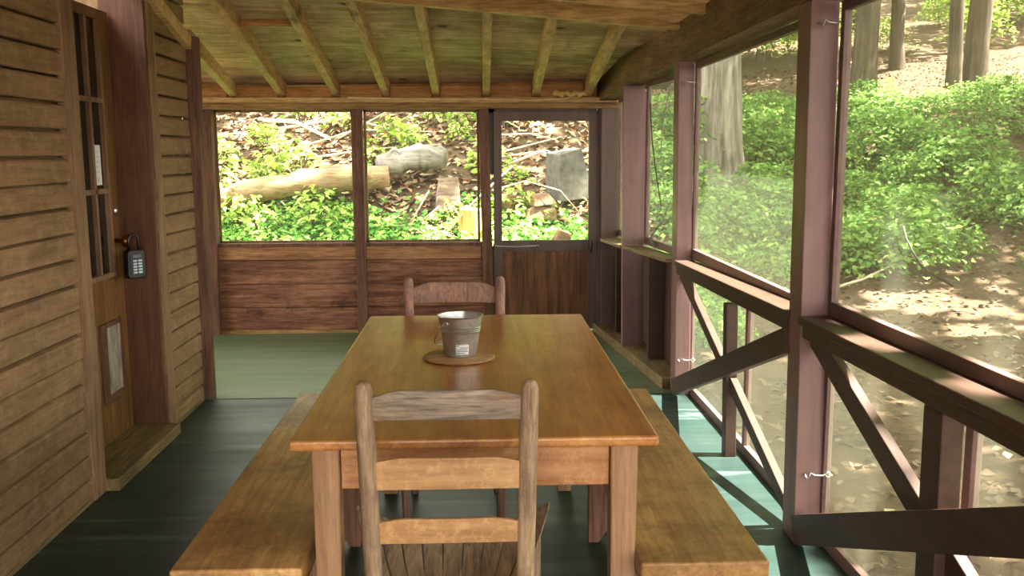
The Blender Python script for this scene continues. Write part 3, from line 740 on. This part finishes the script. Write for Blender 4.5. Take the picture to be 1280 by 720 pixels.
# ------------------------------------------------------------------ ladder-back chairs
def chair(base, rz, label, wt, wb, h, rake, postmat, slatmats, slats, seat_y, flat=False, fw_=.235, rear_foot=.0, seat_w=.225, depth=.38):
    """origin under the back posts at seat height; +y is the front of the seat"""
    e = empty('ladder_back_chair', base, rz); tag(e, label, 'chair', 'ladder-back chairs at the table')
    def px(s, z): t = z/h; return s*(wb+(wt-wb)*t)
    def py(z):
        t = max(0, (z-.40)/(h-.40)); return -rake*t + rear_foot*(1-min(1, z/.40))
    r0 = .0205
    for s in (-1, 1):
        zs = [0, .2, .4, .55, .7, h-.045, h-.02, h-.006, h]
        rr = [.016, .018, .0205, .0215, .0215, .0215, .0205, .016, .008]
        mbp = MB().tube([(px(s, z), py(z), z) for z in zs], rr, 16)
        if flat:   # flattened upper posts
            for i, (x, y, z) in enumerate(mbp.v):
                if z > .45: mbp.v[i] = (x, py(z)+(y-py(z))*.75+.012*math.sin(min(1, (z-.45)/.45)*math.pi/2), z)
        obj('back_post', mbp, postmat, e, smooth=True)
    for (za, zb, crown, bow), sm_ in zip(slats, slatmats):
        n = 14; mb_ = MB(); vs = []
        xa = px(1, (za+zb)/2)
        for i in range(n+1):
            u = -1+2*i/n; x = u*xa
            k = max(0, (abs(u)-.62)/.38); top = zb-crown*k
            bot = za+.004*(1-u*u)
            y = py((za+zb)/2)-bow*(1-u*u)*1.0
            rk = rake/(h-.4)
            for z_ in (bot, top):
                yy = y-rk*(z_-(za+zb)/2)
                vs += [(x, yy-.006, z_), (x, yy+.006, z_)]
        fs = []
        for i in range(n):
            o_ = 4*i
            for a, b2 in ((0, 1), (1, 3), (3, 2), (2, 0)): fs.append((o_+a, o_+b2, o_+4+b2, o_+4+a))
        fs += [(0, 1, 3, 2), (4*n, 4*n+2, 4*n+3, 4*n+1)]
        obj('back_slat', mb_.add(vs, fs), sm_, e, bevel=.003)
    fl = []
    for s in (-1, 1):
        o_ = obj('front_leg', MB().tube([(s*fw_*.96, depth, 0), (s*fw_, depth-.005, .25), (s*fw_, depth-.01, .43)], [.0145, .018, .019], 14), postmat, e, smooth=True)
        if flat:
            c_ = o_.location
            obj('foot_cap', MB().tube([(s*fw_*.96-c_[0], depth-c_[1], 0-c_[2]), (s*fw_*.962-c_[0], depth-c_[1], .03-c_[2])], .0185, 14), 'black', o_, smooth='auto')
    # dished seat of lengthwise slats
    mb_ = MB(); ns = 9
    for i in range(ns):
        u0, u1 = -1+2*i/ns+.008, -1+2*(i+1)/ns-.008
        m_ = 8; vs = []
        for j in range(m_+1):
            v_ = j/m_; y = .025+(depth-.0)*v_
            for u in (u0, u1):
                wv = wb+.006+(seat_w+.012-wb)*v_
                z = .415+.020*v_-.020*math.sin(math.pi*v_)+.072*abs(u)**2.3*(.35+.65*v_)
                vs += [(u*wv, y, z), (u*wv, y, z+.011)]
        fs = []
        for j in range(m_):
            o_ = 4*j
            for a, b2 in ((0, 1), (1, 3), (3, 2), (2, 0)): fs.append((o_+a, o_+b2, o_+4+b2, o_+4+a))
        fs += [(0, 1, 3, 2), (4*m_, 4*m_+2, 4*m_+3, 4*m_+1)]
        mb_.add(vs, fs)
    obj('seat', mb_, 'seat', e, bevel=.002)
    def dowel(a, b2, r=.010): obj('stretcher', MB().tube([a, b2], r, 10), postmat, e, smooth=True)
    for z in (.17, .30):
        for s in (-1, 1): dowel((px(s, z), py(z), z), (s*fw_*.98, depth-.004, z+.01))
        dowel((-fw_*.98, depth-.004, z+.03), (fw_*.98, depth-.004, z+.03))
    dowel((px(-1, .22), py(.22), .22), (px(1, .22), py(.22), .22))
    dowel((-fw_, depth-.008, .405), (fw_, depth-.008, .405), .013); dowel((px(-1, .395), py(.395), .395), (px(1, .395), py(.395), .395), .012)
    return e
SL = [(.855, .928, .022, .012), (.690, .770, .016, .012), (.558, .622, .014, .010)]
chair((-.074, 2.03, 0), 0, 'weathered wooden ladder-back chair with its back to the viewer at the near table end', .186, .166, .947, .03, 'chair',
      ['chairtop', 'chairslat', 'chairslat'], SL, .43, depth=.315, fw_=.215, seat_w=.245)
chair((-.106, 3.80, 0), math.pi, 'worn pinkish ladder-back chair facing the viewer at the far table end', .200, .178, .912, .19, 'chairfar',
      ['chairfar', 'chairfar', 'chairfar'], [(.80, .888, .03, .012), (.66, .735, .016, .012), (.535, .60, .014, .01)], .43, flat=True, depth=.37, fw_=.19)

# ------------------------------------------------------------------ outdoors: ground leaves
def scatter(n, x0, x1, y0, y1):
    return NR.uniform(x0, x1, n), NR.uniform(y0, y1, n)
def leaves_on(name, x, y, lift, s0, s1, tilt, mat, aspect=.6):
    n = len(x); z = ground(x, y)+lift
    nn = np.stack([NR.normal(0, tilt, n), NR.normal(0, tilt, n)-.1, np.ones(n)], 1)
    return leaf_mesh(name, np.stack([x, y, z], 1), NR.uniform(s0, s1, n), nn, mat, aspect)
x, y = scatter(30000, -5, 4.0, 9.2, 24)
tag(link_mesh('leaf_litter', leaves_on('leaf_litter', x, y, .02, .06, .15, .5, 'litter')), 'brown and tan dead leaves covering the bank behind the porch', 'dead leaves', None, 'stuff')
x, y = scatter(42000, 1.4, 20, .6, 26)
tag(link_mesh('leaf_litter', leaves_on('leaf_litter', x, y, .012, .04, .10, .35, 'litter_grey')), 'brown leaf litter on the ground beyond the braced screens', 'dead leaves', None, 'stuff')
x, y = scatter(60000, -4.5, 2.4, 7.7, 10.0)
keep = NR.uniform(size=len(x)) < np.clip(1.5-np.clip(y-8.7, 0, 9)*1.2-np.clip((x+.6)*.2, 0, .5)+.3*np.sin(x*3.1+y*2), .03, 1)
x, y = x[keep], y[keep]
tag(link_mesh('ground_cover', leaves_on('ground_cover', x, y, NR.uniform(.0, .26, len(x))*np.clip(1.3-(y-8)*.4, .2, 1), .035, .085, .65, 'cover', .75)), 'bright green low plants covering the ground behind the back screens', 'ground cover', None, 'stuff')

x, y = scatter(26000, 2.0, 9.0, 9.5, 15)
keep = (NR.uniform(size=len(x)) < .75+.5*np.sin(x*1.9)*np.sin(y*1.7)) & (x/y < .40+.03*(y-10)) & (np.abs(x/y-.262)+(y < 13.2)*1 > .03)
x, y = x[keep], y[keep]
tag(link_mesh('ground_cover', leaves_on('ground_cover', x, y, NR.uniform(.0, .25, len(x)), .04, .10, .6, 'shrub', .7)), 'low green plants on the slope beyond the far right screens', 'ground cover', None, 'stuff')

# shrubs: a few shapes, copied one by one
def shrub_mesh(name, n, r, h, s0, s1, mat, flat=.5):
    layers = NR.uniform(.15, 1, n)**.7
    a = NR.uniform(0, 2*math.pi, n); q = np.sqrt(NR.uniform(0, 1, n))*r*(1.12-.55*layers)
    cl = NR.normal(0, .05, (n, 3))
    pos = np.stack([q*np.cos(a), q*np.sin(a), np.round(layers*5)/5*h+NR.normal(0, .045*h, n)-q*.12], 1)+cl*.4
    nn = np.stack([NR.normal(0, flat, n)+.3*np.cos(a), NR.normal(0, flat, n)+.3*np.sin(a), np.ones(n)], 1)
    return leaf_mesh(name, pos, NR.uniform(s0, s1, n), nn, mat, .62)
def stems_mb(r, h, k=6):
    mb = MB()
    for i in range(k):
        a = R.uniform(0, 6.28); q = r*R.uniform(.3, .8)
        mb.tube([(0.02*math.cos(a), .02*math.sin(a), -.05), (q*.4*math.cos(a), q*.4*math.sin(a), h*.5), (q*math.cos(a), q*math.sin(a), h*.95)], [.008, .006, .002], 5)
    return mb
def make_shrub(nm, n, r, h, s0, s1, mat, label, group):
    e = empty(nm, (0, 0, 0)); tag(e, label, 'shrub', group)
    link_mesh('foliage', shrub_mesh('foliage', n, r, h, s0, s1, mat), e)
    obj('stems', stems_mb(r, h), 'bark_dark', e, origin=False)
    return e
G1 = 'green shrubs in the undergrowth beyond the right screens'; L1 = 'low leafy green shrub in the undergrowth beyond the right screens'
G2 = 'yellow-green shrubs on the far slope'; L2 = 'sunlit yellow-green shrub on the far slope among the trees'
G3 = 'small leafy plants on the bank'; L3 = 'small leafy plant on the bank behind the back screens'
def place(proto, spots, s0, s1):
    for k, (x, y) in enumerate(spots):
        o = proto[k % len(proto)] if k < len(proto) else copy_tree(proto[k % len(proto)])
        s_ = R.uniform(s0, s1); o.location = (x, y, gz(x, y)-.03); o.rotation_euler = (0, 0, R.uniform(0, 6.28)); o.scale = (s_, s_, s_*R.uniform(.85, 1.15))
protoA = [make_shrub('leafy_shrub', 800, .75, .70, .06, .12, 'shrub', L1, G1) for _ in range(3)]
sp = []
while len(sp) < 90:
    Y = R.uniform(9.5, 20); ratio = R.uniform(.20, .72)
    X = ratio*Y
    if Y < 10.8 and ratio > .42: continue
    if Y < 14.6 and Y > 11.6 and abs(ratio-.262) < .045: continue
    sp.append((X, Y))
place(protoA, sp, .6, 1.15)
protoB = [make_shrub('leafy_shrub', 700, 1.2, 1.3, .10, .18, 'shrub_yellow', L2, G2) for _ in range(2)]
sp = []
while len(sp) < 60:
    Y = R.uniform(27, 46); X = R.uniform(.12, .75)*Y
    sp.append((X, Y))
place(protoB, sp, .7, 1.4)
protoC = [make_shrub('leafy_plant', 110, .30, .32, .05, .11, 'shrub_yellow', L3, G3) for _ in range(2)]
sp = []
while len(sp) < 115:
    Y = R.uniform(9.4, 15.5); X = R.uniform(-.32, .10)*Y
    if .0 < X < 1.5 and Y < 11.5 and R.random() < .7: continue
    sp.append((X, Y))
place(protoC, sp, .6, 1.3)

# ------------------------------------------------------------------ outdoors: logs, stones, sticks
def rough_log(name, a, b_, r, mat, label, cat='log', n=14, bend=.05):
    a, b_ = Vector(a), Vector(b_); pts = []; rr = []
    for i in range(13):
        t = i/12; p = a.lerp(b_, t); pts.append(p+Vector((0, R.uniform(-.02, .02), bend*math.sin(t*math.pi)+R.uniform(-.012, .012)))); rr.append(r*(.86+.28*R.random()))
    rr[0] *= .8; rr[-1] *= .8
    mb = MB().tube(pts, rr, n)
    for i, (x, y, z) in enumerate(mb.v): mb.v[i] = (x+R.uniform(-1, 1)*r*.07, y+R.uniform(-1, 1)*r*.07, z+R.uniform(-1, 1)*r*.07)
    return tag(obj(name, mb, mat, smooth=True), label, cat)
def stone(name, c, sx, sy, sz, rot, mat, label, seed, cat='stone', cuts=1):
    r2 = random.Random(seed); bm = bmesh.new(); bmesh.ops.create_cube(bm, size=1)
    if cuts: bmesh.ops.subdivide_edges(bm, edges=bm.edges, cuts=cuts, use_grid_fill=True)
    mt = Matrix.Translation(c) @ Matrix.Rotation(rot[2], 4, 'Z') @ Matrix.Rotation(rot[1], 4, 'Y') @ Matrix.Rotation(rot[0], 4, 'X') @ Matrix.Diagonal((sx, sy, sz, 1))
    sh = (r2.uniform(-.2, .2), r2.uniform(-.2, .2))
    for v in bm.verts:
        k = v.co.z+.5
        v.co.x = v.co.x*(1-.28*k)+sh[0]*k+r2.uniform(-.05, .05); v.co.y = v.co.y*(1-.28*k)+sh[1]*k+r2.uniform(-.05, .05); v.co.z += r2.uniform(-.05, .05)
    bmesh.ops.transform(bm, matrix=mt, verts=bm.verts)
    bm.verts.index_update()
    mb = MB(); mb.v = [tuple(v.co) for v in bm.verts]; mb.f = [tuple(v.index for v in f.verts) for f in bm.faces]; bm.free()
    return tag(obj(name, mb, mat, bevel=.012), label, cat)
rough_log('fallen_log', (-2.75, 9.75, gz(-2.75, 9.75)+.17), (-.95, 9.95, gz(-.95, 9.95)+.30), .135, 'log', 'thick rotting tan log lying on the bank left of the thin back post')
rough_log('fallen_log', (-1.05, 10.15, gz(-1, 10.15)+.28), (-.35, 10.25, gz(-.35, 10.25)+.30), .14, 'loggrey', 'grey weathered log end lying on the bank right of the thin back post')
rough_log('fallen_log', (-4.1, 11.8, gz(-4.1, 11.8)+.08), (-1.0, 12.4, gz(-1, 12.4)+.12), .06, 'loggrey', 'thin grey fallen branch higher up the bank', 'branch')
stone('striped_slab', (-.30, 9.75, gz(-.3, 9.75)+.20), .27, .07, .40, (-.25, .12, .1), 'slab', 'pale striped slab of split wood standing on the bank', 3, 'wood slab')
o = obj('tree_stump', MB().lathe([(.155, -.25), (.135, 0), (.125, .14), (.12, .235), (.10, .245)], (-.07, 9.35, gz(-.07, 9.35)+.08), 18), 'stump', smooth='auto'); tag(o, 'short sawn yellow stump beside the screen door post', 'stump')
stone('boulder', (.95, 9.9, gz(.95, 9.9)+.32), .42, .36, .50, (.15, -.18, .35), 'stone', 'large angular grey boulder seen through the top of the screen door', 5, 'stone', 0)
stone('flat_stone', (.63, 9.6, gz(.63, 9.6)+.12), .34, .26, .13, (.05, .1, .2), 'stone_brown', 'flat brown stone at the bottom of the small stack by the boulder', 6)
stone('flat_stone', (.66, 9.62, gz(.63, 9.6)+.25), .28, .22, .11, (.0, -.08, .5), 'stone_brown', 'flat brown stone on top of the small stack by the boulder', 8)
stone('stone', (.33, 9.7, gz(.33, 9.7)+.12), .22, .2, .26, (.2, .2, .9), 'stone_brown', 'rounded brown stone left of the flat stone stack', 9)
stone('stone', (.80, 9.1, gz(.8, 9.1)+.12), .18, .13, .30, (.25, .35, .3), 'stone_brown', 'leaning pinkish stone low in the screen door view', 12)
stone('stone', (1.30, 9.7, gz(1.3, 9.7)+.1), .2, .2, .15, (.1, .1, 1.1), 'stone', 'small grey stone right of the large boulder', 15)
def stick(pts, r, label):
    P_ = [(x, y, gz(x, y)+h) for x, y, h in pts]
    return tag(obj('stick', MB().tube(P_, [r*(1-.5*i/(len(P_)-1)) for i in range(len(P_))], 7), 'stick', smooth=True), label, 'stick', 'pale dead sticks on the bank')
stick([(-1.0, 9.45, .10), (-.8, 9.5, .06), (-.62, 9.55, .05), (-.40, 9.62, .18)], .016, 'pale forked stick curving in front of the grey log end')
stick([(-.72, 9.5, .04), (-.62, 9.5, .22), (-.5, 9.5, .42)], .011, 'thin pale stick standing up before the grey log end')
stick([(-.45, 9.2, .04), (-.05, 9.3, .42), (.35, 9.4, .72)], .013, 'long pale stick slanting up toward the screen door post')
stick([(.15, 9.55, .38), (.5, 9.6, .44), (.85, 9.5, .40), (1.05, 9.4, .22)], .010, 'thin pale stick crossing the screen door view')
stick([(-2.6, 9.8, .42), (-2.45, 9.8, .30), (-2.3, 9.75, .2)], .012, 'short pale stick at the left end of the rotting log')
def slope_stick(k):
    x0, y0 = R.uniform(-3.4, 1.6), R.uniform(10.4, 15); a = R.uniform(-.6, .6); L = R.uniform(.6, 1.8)
    return stick([(x0, y0, .05), (x0+L*.5*math.cos(a), y0+L*.5*math.sin(a), R.uniform(.05, .25)), (x0+L*math.cos(a), y0+L*math.sin(a), .08)], R.uniform(.010, .02), 'pale dead stick lying among leaves higher on the bank')
for k in range(60): slope_stick(k)
o = obj('stick', MB().tube([(x, y, gz(x, y)+h) for x, y, h in ((3.9, 10.2, .05), (4.4, 10.3, .14), (4.9, 10.6, .2))], [.02, .016, .01], 7), 'stick', smooth=True)
tag(o, 'grey stick lying below the shrubs beyond the near screen', 'stick')

# ------------------------------------------------------------------ outdoors: trees
def crown_mesh(n, rx, ry, rz, s0, s1):
    d = NR.normal(size=(n, 3)); d /= np.linalg.norm(d, axis=1)[:, None]; d *= NR.uniform(.35, 1, n)[:, None]**.6
    pos = d*np.array([rx, ry, rz]); nn = NR.normal(0, .7, (n, 3))+np.array([0, 0, 1])
    return leaf_mesh('crown', pos, NR.uniform(s0, s1, n), nn, 'crown', .62)
def trunk_mb(r, h, lean=(0, 0), flare=1.35, n=16):
    pts = []; rr = []
    for t in (0, .03, .08, .16, .3, .5, .75, 1):
        pts.append((lean[0]*t+R.uniform(-.02, .02), lean[1]*t, -.3+t*(h+.3))); rr.append(r*(flare if t == 0 else 1.22 if t == .03 else 1.08 if t == .08 else 1-.35*t))
    return MB().tube(pts, rr, n)
CR = [crown_mesh(1500, 2.4, 2.4, 2.6, .22, .42) for _ in range(3)]
def tree(x, y, r, h, label, group, crown=True, mat='bark_dark', lean=(0, 0)):
    e = empty('tree', (x, y, gz(x, y))); tag(e, label, 'tree', group)
    obj('trunk', trunk_mb(r, h, lean), mat, e, smooth=True, origin=False)
    if crown:
        c_ = link_mesh('crown', CR[R.randrange(3)], e, (lean[0], lean[1], h*.95)); c_.rotation_euler = (0, 0, R.uniform(0, 6)); s_ = R.uniform(.8, 1.25); c_.scale = (s_, s_, s_)
    return e
big = tree(3.70, 14.1, .355, 11, 'big grey tree trunk seen through the screen beyond the hooked post', None, False, 'bark', (-.3, 0))
tree(8.4, 20.2, .27, 9, 'grey tree trunk just right of the tall hooked post at the top', None, True, 'bark_dark', (.2, 0))
tree(10.5, 20.3, .16, 9, 'slim grey tree trunk in the upper right beside a thicker one', None, True, 'bark_dark', (-.2, 0))
tree(11.3, 21.0, .27, 9, 'thick grey tree trunk in the upper right beside a slim one', None, True, 'bark_dark', (.2, 0))
GT = 'trees on the far slope'; LT = 'slender leafy tree on the far slope'
for k in range(30):
    Y = R.uniform(24, 50); X = R.uniform(.10, .85)*Y
    tree(X, Y, R.uniform(.10, .22), R.uniform(3.5, 8), LT, GT, True, 'bark_dark', (R.uniform(-.4, .4), 0))
for k in range(16):
    Y = R.uniform(20, 44); X = R.uniform(-.7, .08)*Y
    tree(X, Y, R.uniform(.10, .22), R.uniform(5, 9), 'slender leafy tree high on the bank behind the porch', 'trees high on the bank', True, 'bark_dark', (R.uniform(-.4, .4), 0))

# unseen trees added right of the porch for shade, gaps cut for sun patches
SUN_GAPS = [((.95, 5.0, 0), .5), ((.95, 4.3, 0), .7), ((.95, 3.7, 0), .6), ((.95, 2.9, 0), .2), ((.95, 2.2, 0), .22), ((1.22, 2.7, .9), .22), ((4.8, 9.8, -.35), .55), ((4.75, 8.7, -.35), .35), ((5.3, 9.4, -.35), .35),
        ((-.30, 8.9, .3), .5), ((.40, 9.2, .6), .32), ((-.2, 9.5, .6), .35), ((.45, 11.5, 1.7), .3), ((-1.9, 12, 2.0), .45), ((-2.9, 9.9, 1.0), .3), ((-1.2, 13, 2.2), .5), ((9, 24, 3.4), .8), ((12, 25, 3.4), .9), ((14, 26, 3.6), .8)]
def shade_canopy(name, c, rad, n):
    a = NR.uniform(0, 2*math.pi, n); q = np.sqrt(NR.uniform(0, 1, n))*rad
    pos = np.stack([c[0]+q*np.cos(a), c[1]+q*np.sin(a), c[2]+NR.normal(0, .5, n)-.04*q*q], 1)
    keep = np.ones(n, bool); sdv = np.array(SUN_DIR)
    for g, r_ in SUN_GAPS:
        d = pos-np.array(g); t = d@sdv; perp = np.linalg.norm(d-t[:, None]*sdv, axis=1)
        keep &= perp > r_+NR.uniform(-.12, .2, n)  # leaves cut away along the sun direction to place sun patches
    pos = pos[keep]; nn = NR.normal(0, .6, (len(pos), 3))+np.array([.3, 0, 1])
    return leaf_mesh(name, pos-np.array([c[0], c[1], 0]), NR.uniform(.28, .48, len(pos)), nn, 'crown', .62)
for k, (x, y, zc, rad) in enumerate([(9.5, 4.5, 9.0, 5.2), (11.5, 12.5, 9.5, 5.2), (5.2, -.5, 8.6, 4.6), (14, -1.5, 9.3, 5.0), (6.6, 8.4, 10.2, 3.6), (17, 6, 10, 5), (18, 15, 12, 5)]):
    e = empty('tree', (x, y, gz(x, y)))
    tag(e, 'unseen tall tree added above the view so its gapped crown dapples the yard', 'tree', 'unseen tall trees added to dapple the yard')
    obj('trunk', trunk_mb(.22, zc-gz(x, y)), 'bark', e, smooth=True, origin=False)
    link_mesh('crown', shade_canopy('crown', (x, y, zc), rad, int(rad*rad*170)), e, (0, 0, -gz(x, y)))
# the big trunk's boughs and an unseen tree, added to dapple the bank
bx, by = 3.70, 14.1
for (x, y, zc, rad) in ((6.2, 15.5, 10.5, 4.6), (1.6, 12.5, 10.6, 3.6)):
    link_mesh('crown', shade_canopy('crown', (x, y, zc), rad, int(rad*rad*110)), big, (x-bx, y-by, -gz(bx, by)))
    obj('bough', MB().tube([(-.25, 0, 8.5), ((x-bx)*.5, (y-by)*.5, 9.6), (x-bx, y-by, zc-gz(bx, by))], [.14, .09, .05], 8), 'bark', big, smooth=True, origin=False)
e = empty('tree', (-5.6, 12, gz(-5.6, 12))); tag(e, 'unseen tall tree added behind the house to dapple the bank', 'tree')
obj('trunk', trunk_mb(.2, 10.5-gz(-5.6, 12), (1.2, .5)), 'bark', e, smooth=True, origin=False)
link_mesh('crown', shade_canopy('crown', (-4.0, 12.8, 10.5), 4.2, 1500), e, (1.6, .8, -gz(-5.6, 12)))
